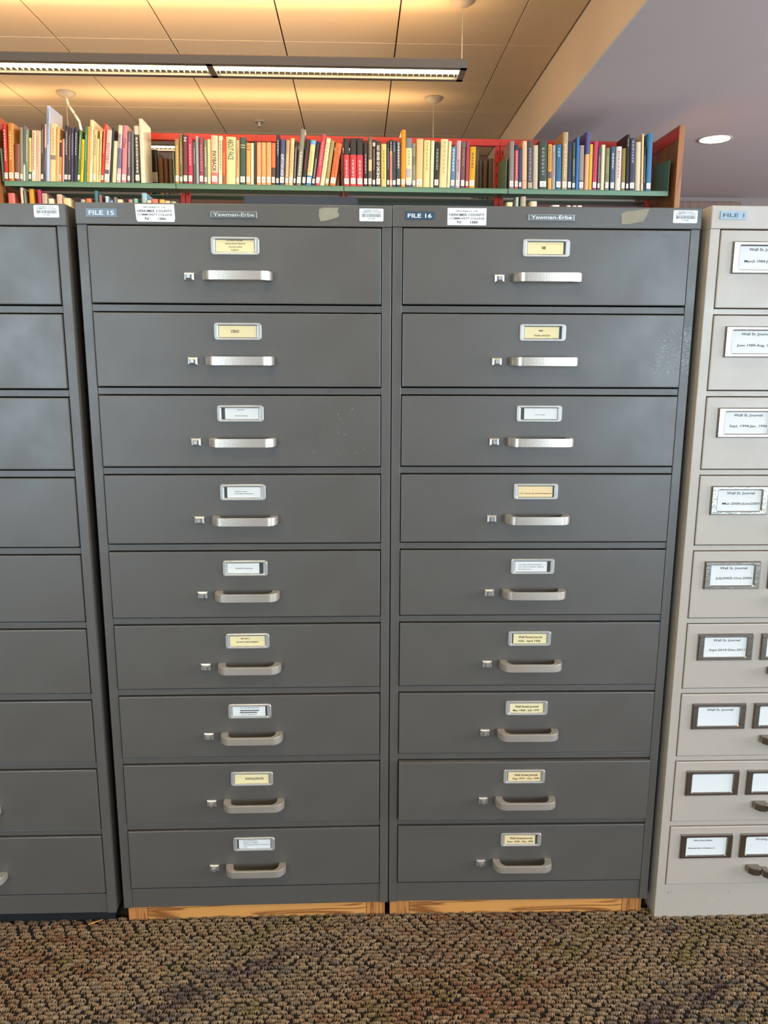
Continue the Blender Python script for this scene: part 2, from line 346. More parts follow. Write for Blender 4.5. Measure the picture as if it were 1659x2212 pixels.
  (3.1822,0.0184,0.2388,-0.0219,'d8ac24',0,'mustard gold book','',''),
  (3.2026,0.0247,0.2535,-0.0144,'b83450',1,'magenta book','','0,.06,9c2c60'),
  (3.2309,0.0157,0.2229,-0.0211,'4c403c',1,'short dark brown book','~,b8a890,.1,.8',''),
  (3.2504,0.0210,0.2376,-0.0241,'e4d0ac',0,'white book','',''),
  (3.2740,0.0236,0.2213,-0.0282,'80764c',1,'short khaki book','~,a89c68,.4,.8',''),
  (3.3045,0.0252,0.2290,-0.0303,'3c5468',1,'deep blue book with bold title','~,e8e8e8,.5,.85',''),
  (3.3329,0.0321,0.2295,-0.0257,'dcc8b8',0,'white book with red lettering','~,a83c3c,.3,.9',''),
  (3.3671,0.0232,0.2204,-0.0325,'8c7030',1,'short bronze book','',''),
  (3.3929,0.0169,0.2924,-0.0361,'1c1c14',1,'tall slim black book','~,98b0a0,.8,.92',''),
  (3.4134,0.0311,0.2738,-0.0395,'3a3848',1,'dark violet book','~,a8a8b8,.55,.95',''),
  (3.4477,0.0306,0.2553,-0.0438,'d4bc98',0,'wide pale book','',''),
  (3.4809,0.0116,0.2963,-0.0485,'dcc08c',1,'tall slim straw book','',''),
  (3.4947,0.0100,0.2296,-0.0483,'24241c',0,'very slim black book','~,a8a898,.2,.8',''),
  (3.5084,0.0301,0.2994,-0.0236,'3a7090',1,'tall blue book','',''),
 ],
 'L1': [
  (0.0069,0.0341,0.2750,0.0000,'dc6c5c',0,'salmon red book','',''),
  (0.0751,0.0136,0.3040,0.0000,'e0c8a0',0,'slim cream book','',''),
  (0.0946,0.0083,0.2878,0.0000,'8a8070',0,'slim grey book','',''),
  (0.1190,0.0268,0.2977,0.0000,'d89020',0,'orange book','',''),
  (0.1654,0.0186,0.2936,0.0000,'b02848',0,'crimson book','',''),
  (0.1864,0.0279,0.2751,0.0000,'c09c84',0,'pinkish tan book','',''),
  (0.2191,0.0294,0.2496,0.0000,'ecd4b4',0,'low cream book','',''),
  (0.2656,0.0269,0.2716,0.0000,'d8a890',0,'pink book','',''),
  (0.2975,0.0392,0.2532,0.0000,'f0c890',0,'wide cream book','',''),
  (0.3931,0.0221,0.2473,0.0000,'b0a894',0,'low grey book','',''),
  (0.4201,0.0285,0.2525,0.0000,'e86c3c',0,'orange red book','',''),
  (0.4669,0.0182,0.2933,0.0000,'3c6c6c',0,'dark teal book','',''),
  (0.4890,0.0162,0.2723,0.0000,'8c5c4c',0,'slim brown book','',''),
  (0.5235,0.0172,0.2657,0.0000,'a8c0c0',0,'pale blue book','',''),
  (0.5432,0.0222,0.2446,0.0000,'7c8cb8',0,'low periwinkle book','',''),
  (0.5703,0.0138,0.2616,0.0000,'807478',0,'slim ash grey book','',''),
  (0.5866,0.0281,0.2500,0.0000,'e8d0a0',0,'low ivory book','',''),
  (0.6468,0.0222,0.2508,0.0000,'a88074',0,'low mauve book','',''),
  (0.6750,0.0203,0.2560,0.0000,'7cac98',0,'mint green book','',''),
  (0.7185,0.0272,0.2852,0.0000,'98b4b8',0,'tall pale blue book','',''),
  (0.7477,0.0213,0.2475,0.0000,'f0cca0',0,'low peach cream book','',''),
  (0.7715,0.0327,0.2550,0.0000,'e07058',0,'salmon book','',''),
  (0.8126,0.0268,0.2532,0.0000,'e0ac50',0,'yellow book','',''),
  (0.8424,0.0273,0.2465,0.0000,'ecbc98',0,'low blush book','',''),
  (0.8747,0.0248,0.2445,0.0000,'a0a070',0,'low green book','',''),
 ],
 'L4': [
  (2.7249,0.0337,0.2654,0.0000,'ecd090',0,'low cream book','',''),
  (2.7742,0.0171,0.2928,0.0000,'98b0a0',0,'slim pale teal book','',''),
  (2.8027,0.0296,0.2957,0.0000,'ac9c80',0,'tan book','',''),
  (2.8573,0.0380,0.2722,0.0000,'e0c8a0',0,'low ivory book','',''),
  (2.9824,0.0418,0.2544,0.0000,'e8d0c0',0,'very low white book','',''),
  (3.0659,0.0209,0.2529,0.0000,'e0ccb8',0,'very low cream book','',''),
  (3.0973,0.0235,0.2534,0.0000,'c8a898',0,'very low blush book','',''),
  (3.1261,0.0262,0.2538,0.0000,'e8d4c0',0,'very low off-white book','',''),
 ],
}

# ================================================================ ROOM
CZ = 2.864; SZ = 2.549; SX = 1.622; YB = 5.70; YF = -6.5; XL = -5.5; XR = 7.2
TILEM = mat('ceiling_tile', 'e6d4b8', .9, bump=.15, bscale=300, var=.02)
GYP = mat('grey_drywall', 'd2c2c0', .9, bump=.05, bscale=80, var=.02)
SOFF = mat('soffit_paint', 'e2d4c0', .85, bump=.05)
WALLM = mat('wall_paint', '84766f', .9, bump=.05)
bm = B(); box(bm, XL, XR, YF, YB, -.05, 0)
floorm = mat('carpet_ground', '504232', .95, bump=1, bscale=110, var=.75, vscale=95)
floor = struct('floor', bm, floorm)
bm = B(); box(bm, XL, SX+.02, YF, YB, CZ+.016, CZ+.06); ceil = struct('ceiling', bm, mat('ceiling_void', '4a3420', .9))
bm = B(); box(bm, -.3025, .3025, -.304, .304, 0, .014, .0025); tile_me = mesh('ceiling_tile', bm, TILEM)
X0 = [-1.124-.6125*k for k in range(7, 0, -1)]+[-1.124, -.5115, .101, .7135]
ys = [3.225+.612*k for k in range(-11, 5)]
for x in X0:
    for y in ys:
        if y+.61 > YB+.2: continue
        o = obj('ceiling_tile', tile_me, ceil, (x+.306, y+.306, CZ))
bm = B(); box(bm, -.1435, .1435, -.304, .304, 0, .014, .0025); tile_half = mesh('ceiling_tile', bm, TILEM)
for y in ys:
    if y+.61 <= YB+.2: obj('ceiling_tile', tile_half, ceil, (1.4705, y+.306, CZ))
bm = B(); box(bm, SX, SX+.010, YF, YB, SZ, CZ+.06); struct('trim_1', bm, SOFF)
bm = B(); box(bm, SX+.010, XR, YF, YB, SZ, SZ+.05); c2 = struct('ceiling.001', bm, GYP)
bm = B(); box(bm, XL-.1, XR+.1, YB, YB+.1, 0, CZ+.1); struct('wall_back', bm, WALLM)
bm = B(); box(bm, XL-.1, XL, YF, YB, 0, CZ+.1); struct('wall_left', bm, WALLM)
bm = B()
box(bm, XR, XR+.1, YF, -3.5, 0, CZ+.1); box(bm, XR, XR+.1, 2.3, YB, 0, CZ+.1); box(bm, XR, XR+.1, -3.5, 2.3, 0, .6); box(bm, XR, XR+.1, -3.5, 2.3, 2.5, CZ+.1)
struct('wall_right', bm, WALLM)
# wall behind the camera with two windows
bm = B()
WX = [(-4.8, -1.8), (2.9, 6.3)]; WZ0, WZ1 = .1, 2.5
xs = [XL, WX[0][0], WX[0][1], WX[1][0], WX[1][1], XR]
for a, b in ((0, 1), (2, 3), (4, 5)): box(bm, xs[a], xs[b], YF-.1, YF, 0, CZ+.1)
for a, b in WX: box(bm, a, b, YF-.1, YF, 0, WZ0); box(bm, a, b, YF-.1, YF, WZ1, CZ+.1)
struct('wall_front', bm, WALLM)
FRM = mat('window_frame', 'd8d6d0', .5)
for i, (a, b) in enumerate(WX):
    bm = B()
    for x in (a, (a+b)/2-.03, b-.06): box(bm, x, x+.06, YF-.08, YF-.02, WZ0, WZ1)
    box(bm, a, b, YF-.08, YF-.02, WZ0, WZ0+.06); box(bm, a, b, YF-.08, YF-.02, WZ1-.06, WZ1)
    struct('window_%d' % (i+1), bm, FRM)
bm = B()  # unseen window in the right wall, made up to carry the added light
for y in (-3.5, -1.6, .3, 2.24): box(bm, XR+.02, XR+.08, y, y+.06, .6, 2.5)
box(bm, XR+.02, XR+.08, -3.5, 2.3, .6, .66); box(bm, XR+.02, XR+.08, -3.5, 2.3, 2.44, 2.5); struct('window_3', bm, FRM)
# door on the far wall, its head just above the pale cabinet
bm = B(); DX0, DX1, DH = 2.86, 3.84, 2.505
box(bm, DX0, DX0+.09, YB-.05, YB, 0, DH, .004); box(bm, DX1-.09, DX1, YB-.05, YB, 0, DH, .004); box(bm, DX0, DX1, YB-.055, YB, DH-.09, DH, .004)
DW = wood('door_wood', '6a4834', '563a2a', .8, 2); d = struct('door_1', bm, DW)
bm = B(); box(bm, DX0+.09, DX1-.09, YB-.03, YB, 0.01, DH-.09, .003); part('door_leaf', bm, wood('door_leaf_wood', '7a5238', '644028', .8, 2), d)
bm = B(); cyl(bm, (DX0+.15, YB-.03, 1.0), (DX0+.15, YB-.08, 1.0), .01); cyl(bm, (DX0+.15, YB-.08, 1.0), (DX0+.27, YB-.08, 1.0), .009); part('door_handle', bm, NICKEL, d)
bm = B(); box(bm, XL, DX0, YB-.012, YB, 0, .1); box(bm, DX1, XR, YB-.012, YB, 0, .1); struct('baseboard_back', bm, mat('baseboard', '3a3430', .6))

# carpet: rows of yarn loops in lumps, real geometry in front of the cabinets
def carpet(x0, x1, y0, y1):
    bm = B(); box(bm, x0, x1, y0, y1, 0, .0004); part('shaded_backing', bm, mat('shaded_backing', '150d08', .95), floor)  # near-black: shade between the loops is put into this sheet's colour
    prof = np.array([[-.0032, 0], [-.0029, .0032], [0, .0056], [.0029, .0032], [.0032, 0]])
    base = []
    for k, (py, pz) in enumerate(prof):
        r = .0016 if 0 < k < 4 else .0016
        n = np.array([[0, 0], [py*.55, .9]][0 if k in (0, 4) else 1])
        base += [(-r, py, pz), (r, py, pz), (0, py*(1.18), pz+(.0014 if 0 < k < 4 else 0))]
    base = np.array(base); F = []
    for k in range(4):
        for j in range(3):
            a, b = k*3+j, k*3+(j+1) % 3; F.append((a, b, b+3, a+3))
    F = np.array(F)
    P = []; T = []; 
    PY, PX = .0098, .0245
    nrow = int((y1-y0)/PY)
    for r in range(nrow):
        y = y0+r*PY; off = .5*(r % 2)+.55*math.sin(r*.37)+rng.normal()*.07
        k = int(x0/PX)-1
        while (k+off)*PX < x1:
            cx = (k+off)*PX+.0022*math.sin(k*1.3+r*.5)+rng.normal()*.0010; k += 1
            n = rng.integers(6, 9); t = rng.normal(); dy = rng.normal()*.0009; h = rng.uniform(.85, 1.2); sl = rng.normal()*.0012
            for q in range(n):
                a = (q-(n-1)/2)/(n/2); x = cx+a*n/2*.0029
                if x0 < x < x1: P.append((x, y+dy+sl*a+rng.normal()*.0003, h*(1-.45*a*a))); T.append(t)
    P = np.array(P); T = np.array(T); N = len(P)
    a = rng.normal(0, .35, N); ca, sa = np.cos(a), np.sin(a)
    V = np.empty((N, 15, 3), np.float32)
    bx, by, bz = base[:, 0], base[:, 1], base[:, 2]
    V[:, :, 0] = P[:, 0:1]+bx*ca[:, None]-by*sa[:, None]; V[:, :, 1] = P[:, 1:2]+bx*sa[:, None]+by*ca[:, None]; V[:, :, 2] = bz[None]*P[:, 2:3]+.0002
    FF = (F[None]+(np.arange(N)*15)[:, None, None]).reshape(-1, 4)
    me = bpy.data.meshes.new('carpet_loops'); nf = len(FF)
    me.vertices.add(N*15); me.vertices.foreach_set('co', V.ravel())
    me.loops.add(nf*4); me.loops.foreach_set('vertex_index', FF.ravel().astype(np.int32))
    me.polygons.add(nf); me.polygons.foreach_set('loop_start', np.arange(0, nf*4, 4, dtype=np.int32)); me.update()
    ks = [rng.normal(0, 1, 2)*s for s in (9, 14, 22, 35, 60)]; f1 = sum(np.sin(P[:, 0]*k[0]+P[:, 1]*k[1]*1.6+i*1.7)/(1+.2*i) for i, k in enumerate(ks))
    ks = [rng.normal(0, 1, 2)*s for s in (12, 20, 30, 50, 80)]; f2 = sum(np.sin(P[:, 0]*k[0]+P[:, 1]*k[1]*1.6+i*2.3)/(1+.2*i) for i, k in enumerate(ks))
    u = f1*.8+T*.7+rng.normal(0, .25, N); v = f2*.8+np.roll(T, 3)*.5+rng.normal(0, .25, N)
    tan = np.array(hx('bc9c78')[:3]); rust = np.array(hx('a0664a')[:3]); olive = np.array(hx('8f8548')[:3]); slate = np.array(hx('75716c')[:3]); dusk = np.array(hx('6c5054')[:3])
    def wgt(q, a): return np.clip((q-a)*.33, 0, .85)[:, None]
    c = np.repeat(tan[None], N, 0)
    for q, a, k in ((u, .1, rust), (-u, .8, slate), (v, .6, olive), (-v, .8, dusk)): c = c*(1-wgt(q, a))+k*wgt(q, a)
    c = c*rng.uniform(.8, 1.2, (N, 1))*.50
    cv = np.ones((N, 15, 4), np.float32); cv[:, :, :3] = c[:, None]
    at = me.color_attributes.new('yarn', 'FLOAT_COLOR', 'POINT'); at.data.foreach_set('color', cv.ravel())
    m = bpy.data.materials.new('carpet_yarn'); m.use_nodes = True; nt = m.node_tree; b = nt.nodes['Principled BSDF']
    an = nt.nodes.new('ShaderNodeAttribute'); an.attribute_name = 'yarn'; nt.links.new(an.outputs['Color'], b.inputs['Base Color'])
    b.inputs['Roughness'].default_value = .95; b.inputs['Specular IOR Level'].default_value = .15
    me.materials.append(m); o = obj('carpet_loops', me, floor); o['kind'] = 'stuff'
carpet(-.95, 2.0, -.85, .03)

# ================================================================ LAMPS
HOUS = mat('fixture_housing', '6c5e50', .45, bump=.03); LOUV = mat('louvre_blade', 'f0ead0', .4)
GLOW = mat('lamp_diffuser', (1, .93, .70), .5, emit=LAMP_DIFF); GLOW2 = mat('lamp_diffuser_bright', (1, .93, .70), .5, emit=36); HOLE = mat('lit_perforation', (1, .82, .62), .5, emit=3.0)
CUPM = mat('canopy_cup', 'b0a898', .5)
def pendant(name, label, x1, y, dz=0, sections=2, lit=1.0, cups=2):
    t = thing(name, label, 'ceiling lamp', (x1, y, 2.530+dz), 0, 'pendant fluorescent lamps')
    L = 1.205*sections+.03; up = CZ-2.530-dz
    bm = B()
    prof_n = [(-.114, .032), (-.098, 0), (-.066, 0), (-.066, .010), (-.094, .010), (-.110, .036)]
    prof_f = [(.066, 0), (.098, 0), (.114, .032), (.110, .036), (.094, .010), (.066, .010)]
    for pr in (prof_n, prof_f): prism(bm, pr, 'x', -L, 0)
    for k in range(sections+1):
        x = -k*1.205; box(bm, x-.03, x, -.096, .096, 0, .032)
    part('housing', bm, HOUS, t)
    for k in range(sections):
        xa, xb = -.03-k*1.205, -(k+1)*1.205
        bm = B(); box(bm, xb, xa, -.066, .066, .026, .029); part('lamp_diffuser', bm, GLOW2 if y < .5 else GLOW, t)
        bm = B(); n = 41
        for i in range(n):
            x = xb+(xa-xb)*(i+.5)/n; box(bm, x-.0009, x+.0009, -.066, .066, .010, .020)
        box(bm, xb, xa, -.0012, .0012, .002, .022); part('louvre', bm, LOUV, t, stuff=True)
        bm = B()
        for i in range(n):
            x = xb+(xa-xb)*(i+.5)/n; box(bm, x-.004, x+.004, .104, .108, .010, .015)
        part('light_perforations', bm, HOLE, t, stuff=True)
    bm = B(); box(bm, -L, 0, -.108, .108, .033, .036); part('reflector_tray', bm, HOUS, t)
    for x in (-.015, -L+.015)[2-cups:]:
        bm = B(); lathe(bm, [(.012, up-.034), (.035, up-.028), (.058, up-.012), (.062, up-.001)], 24, (x, 0)); part('canopy_cup', bm, CUPM, t, smooth=True)
        bm = B(); cyl(bm, (x, 0, .036), (x, 0, up-.03), .0016, 6); part('suspension_cable', bm, CUPM, t)
    for sg in (-1, 1): area('uplight', (-L/2, sg*.07, .085), L-.1, .10, LAMP_UP*lit, WARM, (math.pi-sg*math.radians(-66), 0, 0), t)
    a = None
    return t
pendant('pendant_lamp', 'long grey pendant lamp with glowing louvre under the tiled ceiling', 1.022, 2.66)
tb = pendant('pendant_lamp', 'pendant lamp half hidden behind the top shelf books', 1.022, 4.15, lit=.6)
pendant('pendant_lamp', 'pendant lamp row end continuing left of the louvred lamp', -1.44, 2.66, cups=1)
pendant('pendant_lamp', 'far pendant lamp behind the left end of the bookcase', -1.44, 4.15, lit=.6, cups=1)
pendant('pendant_lamp', 'pendant lamp overhead between cabinets and bookcase', 1.022, 1.17)
pendant('pendant_lamp', 'pendant lamp overhead just in front of the cabinets', 1.022, -.32, lit=.6)
pendant('pendant_lamp', 'pendant lamp overhead behind the camera', 1.022, -1.81, lit=.6)
# power cord dropping from the left canopy
pts = [Vector(p) for p in ((0, 0, 0), (.012, 0, -.05), (.045, 0, -.10), (.075, 0, -.15), (.085, 0, -.21), (.078, 0, -.262))]
bm = B()
for a, b in zip(pts, pts[1:]): cyl(bm, a, b, .0075, 8)
part('power_cord', bm, mat('white_cord', 'e8e0d0', .5), tb, (-2.425, 0, CZ-2.530-.025), smooth=True)
t = thing('recessed_downlight', 'bright round downlight in the grey ceiling right of the bookcase', 'ceiling lamp', (2.78, 3.822, SZ))
bm = B(); lathe(bm, [(.090, -.001), (.100, -.004), (.106, -.001), (.106, 0)], 32); part('trim_ring', bm, mat('downlight_trim', 'b8aca0', .4), t, smooth=True)
bm = B(); lathe(bm, [(.0, -.0015), (.092, -.0015)], 32); part('lens', bm, mat('downlight_lens', (1, .90, .66), .4, emit=9), t)
area('downlight_beam', (0, 0, -.01), .15, .15, 6, (1, .85, .62), (0, 0, 0), t)
t = thing('sprinkler_head', 'small sprinkler head in the tiled ceiling above the books', 'sprinkler', (-.217, 4.745, CZ))
bm = B(); lathe(bm, [(.001, -.006), (.034, -.006), (.040, 0)], 20); part('escutcheon', bm, CUPM, t)
bm = B(); cyl(bm, (0, 0, -.004), (0, 0, -.035), .008); cyl(bm, (0, 0, -.035), (0, 0, -.038), .022, 14); part('deflector', bm, CUPM, t)

# ================================================================ CABINETS
W, H, DEP = .5634, 1.4246, .71
DT = [1.3852-.1503*k for k in range(9)]; DHT = .1335
def make_handle():
    def arc(x0, y0, x1, y1, n=7, e=1.0): return [(x0+(x1-x0)*(1-math.cos(math.pi/2*i/n)), y0+(y1-y0)*math.sin(math.pi/2*i/n)) for i in range(n+1)]
    outer = [(0, 0)]+arc(0, -.009, .020, -.030); inner = [(.0140, 0)]+arc(.0142, -.007, .028, -.0245)
    L = .1245
    pts = outer+[(L-x, y) for x, y in outer[::-1]]+[(L-x, y) for x, y in inner]+inner[::-1]
    bm = B(); prism(bm, pts, 'z', -.0078, .0078, .0009); return mesh('handle', bm, NICKEL, 'angle')
def make_latch():
    def r(w, h): return [(-w/2, -h/2), (w/2, -h/2), (w/2, h/2), (-w/2, h/2)]
    bm = B(); loops(bm, [(r(.0196, .0140), 0), (r(.0196, .0140), -.0025), (r(.0170, .0118), -.0040), (r(.0105, .0085), -.0050), (r(.0075, .0070), -.0085), (r(.0062, .0058), -.0110)])
    return mesh('latch', bm, CHROME)
def make_holder(w=.087, h=.0312, iw=.070, ih=.0215, r=.0055, d=.003, matl=None):
    bm = B(); loops(bm, [(rrect(w, h, r), 0), (rrect(w, h, r), -d*.6), (rrect(w-.002, h-.002, r-.0008), -d), (rrect(w-.011, h-.006, .003), -d), (rrect(iw+.001, ih+.001, .002), -d*.75), (rrect(iw, ih, .0018), -.0006)], False)
    return mesh('label_holder', bm, matl or ALU)
HANDLE, LATCH, HOLDER = make_handle(), make_latch(), make_holder()
def make_drawer(w, name='drawer', m=GREY):
    bm = B(); box(bm, 0, w, -.003, .015, -DHT, 0, .0016)
    box(bm, .01, w-.01, .015, DEP-.06, -DHT+.012, -.03)
    return mesh(name, bm, m)
DRW = make_drawer(.5249)
SLOT = mat('holder_slot', '3c3c38', .6)
def carcass(W, H, m, name='carcass'):
    bm = B()
    box(bm, 0, .0178, 0, DEP, 0, H-.037, .0012); box(bm, W-.0178, W, 0, DEP, 0, H-.037, .0012)
    box(bm, -.0004, W+.0004, -.0025, DEP, H-.0372, H, .0016)
    box(bm, .0178, W-.0178, DEP-.01, DEP, 0, H-.037)
    box(bm, .0178, W-.0178, .0022, .03, 0, .0442, .001)
    for z in DT[1:]: box(bm, .0178, W-.0178, .0015, .02, z+.0022, z+.1503-DHT-.0024, .0008)
    return mesh(name, bm, m)
CARC = carcass(W, H, GREY)
def card_obj(d, x, z, w, h, matl, y):
    bm = B(); box(bm, x-w/2, x+w/2, y-.0004, y, z-h/2, z+h/2); return part('label_card', bm, matl, d)
def film_cabinet(label, loc, rz, cards, offs=None, txt=True):
    c = thing('filing_cabinet', label, 'cabinet', loc, rz, 'dark grey nine-drawer cabinets')
    obj('carcass', CARC, c)
    bm = B(); box(bm, .02, W-.02, .035, DEP-.02, .002, H-.04); 
    for f in bm.faces: f.normal_flip()
    bm.free()
    for k in range(9):
        d = obj('drawer', DRW, c, (.0192, (offs or {}).get(k, 0), DT[k]))
        obj('handle', HANDLE, d, (.2027, -.003, -.0858)); obj('latch', LATCH, d, (.1772, -.003, -.0868)); obj('label_holder', HOLDER, d, (.2613, -.003, -.0330))
        bm = B(); box(bm, .2613-.0352, .2613+.0352, -.0036, -.003, -.033-.0109, -.033+.0109); part('card_slot', bm, SLOT, d)
        spec = cards[k] if cards else ('w', 0, [])
        cm = {'w': CARDW, 'y': CARDY, 'o': CARDO}[spec[0]]; dx = spec[1]
        x0, x1 = .2613-.0345+max(dx, 0), .2613+.0345+min(dx, 0)
        card_obj(d, (x0+x1)/2, -.033, x1-x0, .0206, cm, -.0037)
        if spec[2]:
            lettering([(s, .2613+cx, -.033+z, h, wd) for s, cx, z, h, wd in spec[2]], INKG if spec[0] == 'w' else INK, d, 'lettering', -.0044)
    return c
C1 = [('y', 0, [('SATURDAY REVIEW', .000, .0085, .0020, .030), ('SCHOLASTIC UPDATE', .0005, .0029, .0023, .036), ('SCHOOL ARTS', .0005, -.0027, .0023, .024), ('SCIENCE', -.0005, -.0079, .0023, .0135)]),
      ('y', 0, [('SCIENCE', -.0050, -.0020, .0050, .0150)]),
      ('w', .006, [('Science', .0010, .0065, .0021, .013), ('Science News', .0015, -.0050, .0022, .024)]),
      ('w', .005, [('Science News', -.0030, .0010, .0021, .024), ('Scientific American', .0020, -.0032, .0021, .035)]),
      ('w', -.007, [('Scientific American', -.0020, -.0010, .0024, .034)]),
      ('y', 0, [('SECURITY', -.0040, .0040, .0027, .018), ('SECURITY MANAGEMENT', .0000, -.0030, .0027, .044)]),
      ('w', -.003, [('Security Management', .0005, .0070, .0018, .039), ('Sports Illustrated', -.0020, -.0075, .0018, .030)]),
      ('y', 0, [('SPORTS ILLUSTRATED', .0055, -.0015, .0045, .038)]),
      ('w', .003, [('Sports Illustrated', -.0070, .0070, .0018, .030), ('Studies in English', -.0065, .0025, .0018, .031), ('Teaching Exceptional Children', .0040, -.0020, .0018, .052), ('Time', -.0180, -.0070, .0018, .008)])]
C2 = [('y', -.003, [('TIME', -.0050, -.0020, .0052, .0085)]),
      ('y', -.004, [('TIME', -.0040, .0020, .0028, .009), ('TRAVEL HOLIDAY', -.0010, -.0068, .0028, .031)]),
      ('w', .006, [('U.S. Today', .0020, -.0030, .0021, .019)]),
      ('o', -.002, [('U.S. News & World Report', -.0005, -.0045, .0024, .063)]),
      ('w', -.006, [('U.S. News & World Report', -.0045, .0030, .0019, .046), ('U.S. News Weekly - Special', -.0030, -.0015, .0019, .050), ('Find Supermicro', -.0150, -.0060, .0019, .026)]),
      ('y', .002, [('Wall Street Journal', .0015, .0013, .0046, .048), ('1958 - April 1968', -.0005, -.0068, .0042, .045)]),
      ('y', 0, [('Wall Street Journal', .0005, .0013, .0046, .048), ('May 1968 - July 1973', -.0005, -.0068, .0042, .054)]),
      ('o', .001, [('Wall Street Journal', .0035, .0015, .0046, .048), ('Aug. 1973 - Oct. 1978', .0032, -.0063, .0042, .055)]),
      ('o', -.004, [('Wall Street Journal', .0005, .0013, .0046, .048), ('Nov. 1978 - Feb. 1984', -.0010, -.0066, .0042, .055)])]
cab0 = film_cabinet('dark grey steel cabinet cut off by the left edge of the picture', (-.0161-W, -.008, .035), 0, None)
cab1 = film_cabinet('dark grey steel cabinet of nine drawers with magazine cards, sticker 1886', (-.0014, -.0006, .0393), .0067, C1, {4: -.001})
cab2 = film_cabinet('dark grey steel cabinet tagged FILE 16, beside the putty coloured cabinet', (W+.0004, .0035, .0402), -.0101, C2, {7: -.006, 1: -.001})
# crossed-out lines on the seventh card
d7 = [o for o in cab1.children if o.name.startswith('drawer')][6]
quads([(.2613-.019, -.0322, .2613+.019, -.0304), (.2613-.020, -.0364, .2613+.015, -.0346)], INK, d7, 'pen_strokes', -.0044)
# header stickers -----------------------------------------------------------
def sticker(parent, name, pts, matl, y=-.0027, label=None, th=.0004):
    bm = B(); prism(bm, pts, 'y', y-th, y); return part(name, bm, matl, parent, label=label)
STK = mat('white_sticker', 'f0f0ee', .45); STKB = mat('barcode_sticker', 'e4e8ea', .4); BLUE = mat('dymo_tape', '2c4258', .4)
ADH = mat('tape_residue', '8e8672', .8, bump=.3, bscale=500, var=.15, vscale=90)
def prop_sticker(c, x0, z0, x1, z1, num, cut=True):
    pts = [(x0, z1), (x1, z1), (x1+(.001 if cut else 0), z0+.005), (x1-.001, z0), (x0+.004, z0), (x0+.0015, z0+.004)] if cut else [(x0, z1), (x1, z1), (x1, z0), (x0, z0)]
    s = sticker(c, 'property_sticker', pts, STK); cx = (x0+x1)/2; w_ = x1-x0
    lettering([('PROPERTY OF', cx, z1-.0066, .0024, w_*.56), ('HERKIMER COUNTY', cx, z1-.0136, .0044, w_*.90), ('COMMUNITY COLLEGE', cx, z1-.0193, .0034, w_*.90),
               ('N', cx-.0145, z0+.0030, .0050, .006), ('o', cx-.0090, z0+.0052, .0028, .0025), (num, cx+.013, z0+.0030, .0046, .0135)], INK, s, 'lettering', -.0033)
def bar_sticker(c, x0, z0, x1, z1):
    w_, h_ = x1-x0, z1-z0
    s = sticker(c, 'barcode_sticker', [((x0+x1)/2+p[0], (z0+z1)/2+p[1]) for p in rrect(w_, h_, .002)], STKB)
    R = []; x = x0+w_*.12; rr = random.Random(5)
    while x < x1-w_*.1:
        bw = rr.choice((.0003, .0005, .0008)); R.append((x, z0+h_*.32, x+bw, z0+h_*.60)); x += bw+rr.choice((.0004, .0006, .0009))
    quads(R, INKG, s, 'barcode', -.0033)
    lettering([('HERKIMER COUNTY', (x0+x1)/2, z1-h_*.18, h_*.09, w_*.66), ('COMMUNITY COLLEGE', (x0+x1)/2, z1-h_*.32, h_*.09, w_*.80), ('01188', (x0+x1)/2, z0+h_*.16, h_*.09, w_*.26)], INKG, s, 'lettering', -.0033)
def dymo(c, x0, z0, x1, z1, text, matl, ink, h):
    s = sticker(c, 'file_number_tape', [(x0, z0), (x1, z0), (x1, z1), (x0, z1)], matl)
    lettering([(text, (x0+x1)/2, (z0+z1)/2-h/2, h, (x1-x0)*.82)], ink, s, 'lettering', -.0033)
def badge(c, x0, z0, x1, z1):
    bm = B(); box(bm, x0, x1, -.0045, -.0025, z0, z1, .0008); b = part('maker_badge', bm, BADGE, c)
    bm = B(); box(bm, x0+.002, x1-.002, -.0047, -.0044, z0+.0015, z1-.0015); part('badge_field', bm, mat('badge_field', '6a6a66', .4, .6), b)
    lettering([('Yawman-Erbe', (x0+x1)/2, z0+.0030, .0062, (x1-x0)*.88)], mat('badge_letter', 'e2e2e0', .3, .7), b, 'lettering', -.0049)
prop_sticker(cab1, .1056, 1.3925, .1745, 1.4222, '1886'); bar_sticker(cab1, .5048, 1.3973, .5482, 1.4190)
dymo(cab1, .0188, 1.3999, .0733, 1.4142, 'FILE 15', mat('dymo_tape_glare', '6c7884', .25), mat('dimmed_emboss', 'ccd4d8', .4), .0075)  # glare is put into the paler tape colour and the dimmed letters
badge(cab1, .2385, 1.3999, .3214, 1.4115)
sticker(cab1, 'tape_residue', [(.4325, 1.4172), (.4395, 1.4196), (.4680, 1.4199), (.4655, 1.4125), (.4690, 1.4090), (.4665, 1.4040), (.4500, 1.3985), (.4350, 1.3960), (.4318, 1.4050)], ADH)
prop_sticker(cab2, .0989, 1.3911, .1694, 1.4205, '1888', False); bar_sticker(cab2, .5105, 1.3979, .5550, 1.4199)
dymo(cab2, .0221, 1.4000, .0750, 1.4140, 'FILE 16', BLUE, WHITEINK, .0070)
badge(cab2, .2454, 1.3998, .3297, 1.4112)
sticker(cab2, 'tape_residue', [(.4150, 1.4130), (.4230, 1.4170), (.4660, 1.4222), (.4640, 1.4150), (.4560, 1.4000), (.4300, 1.3955), (.4165, 1.3950)], ADH)
bar_sticker(cab0, .5087, 1.4010, .5524, 1.4215)
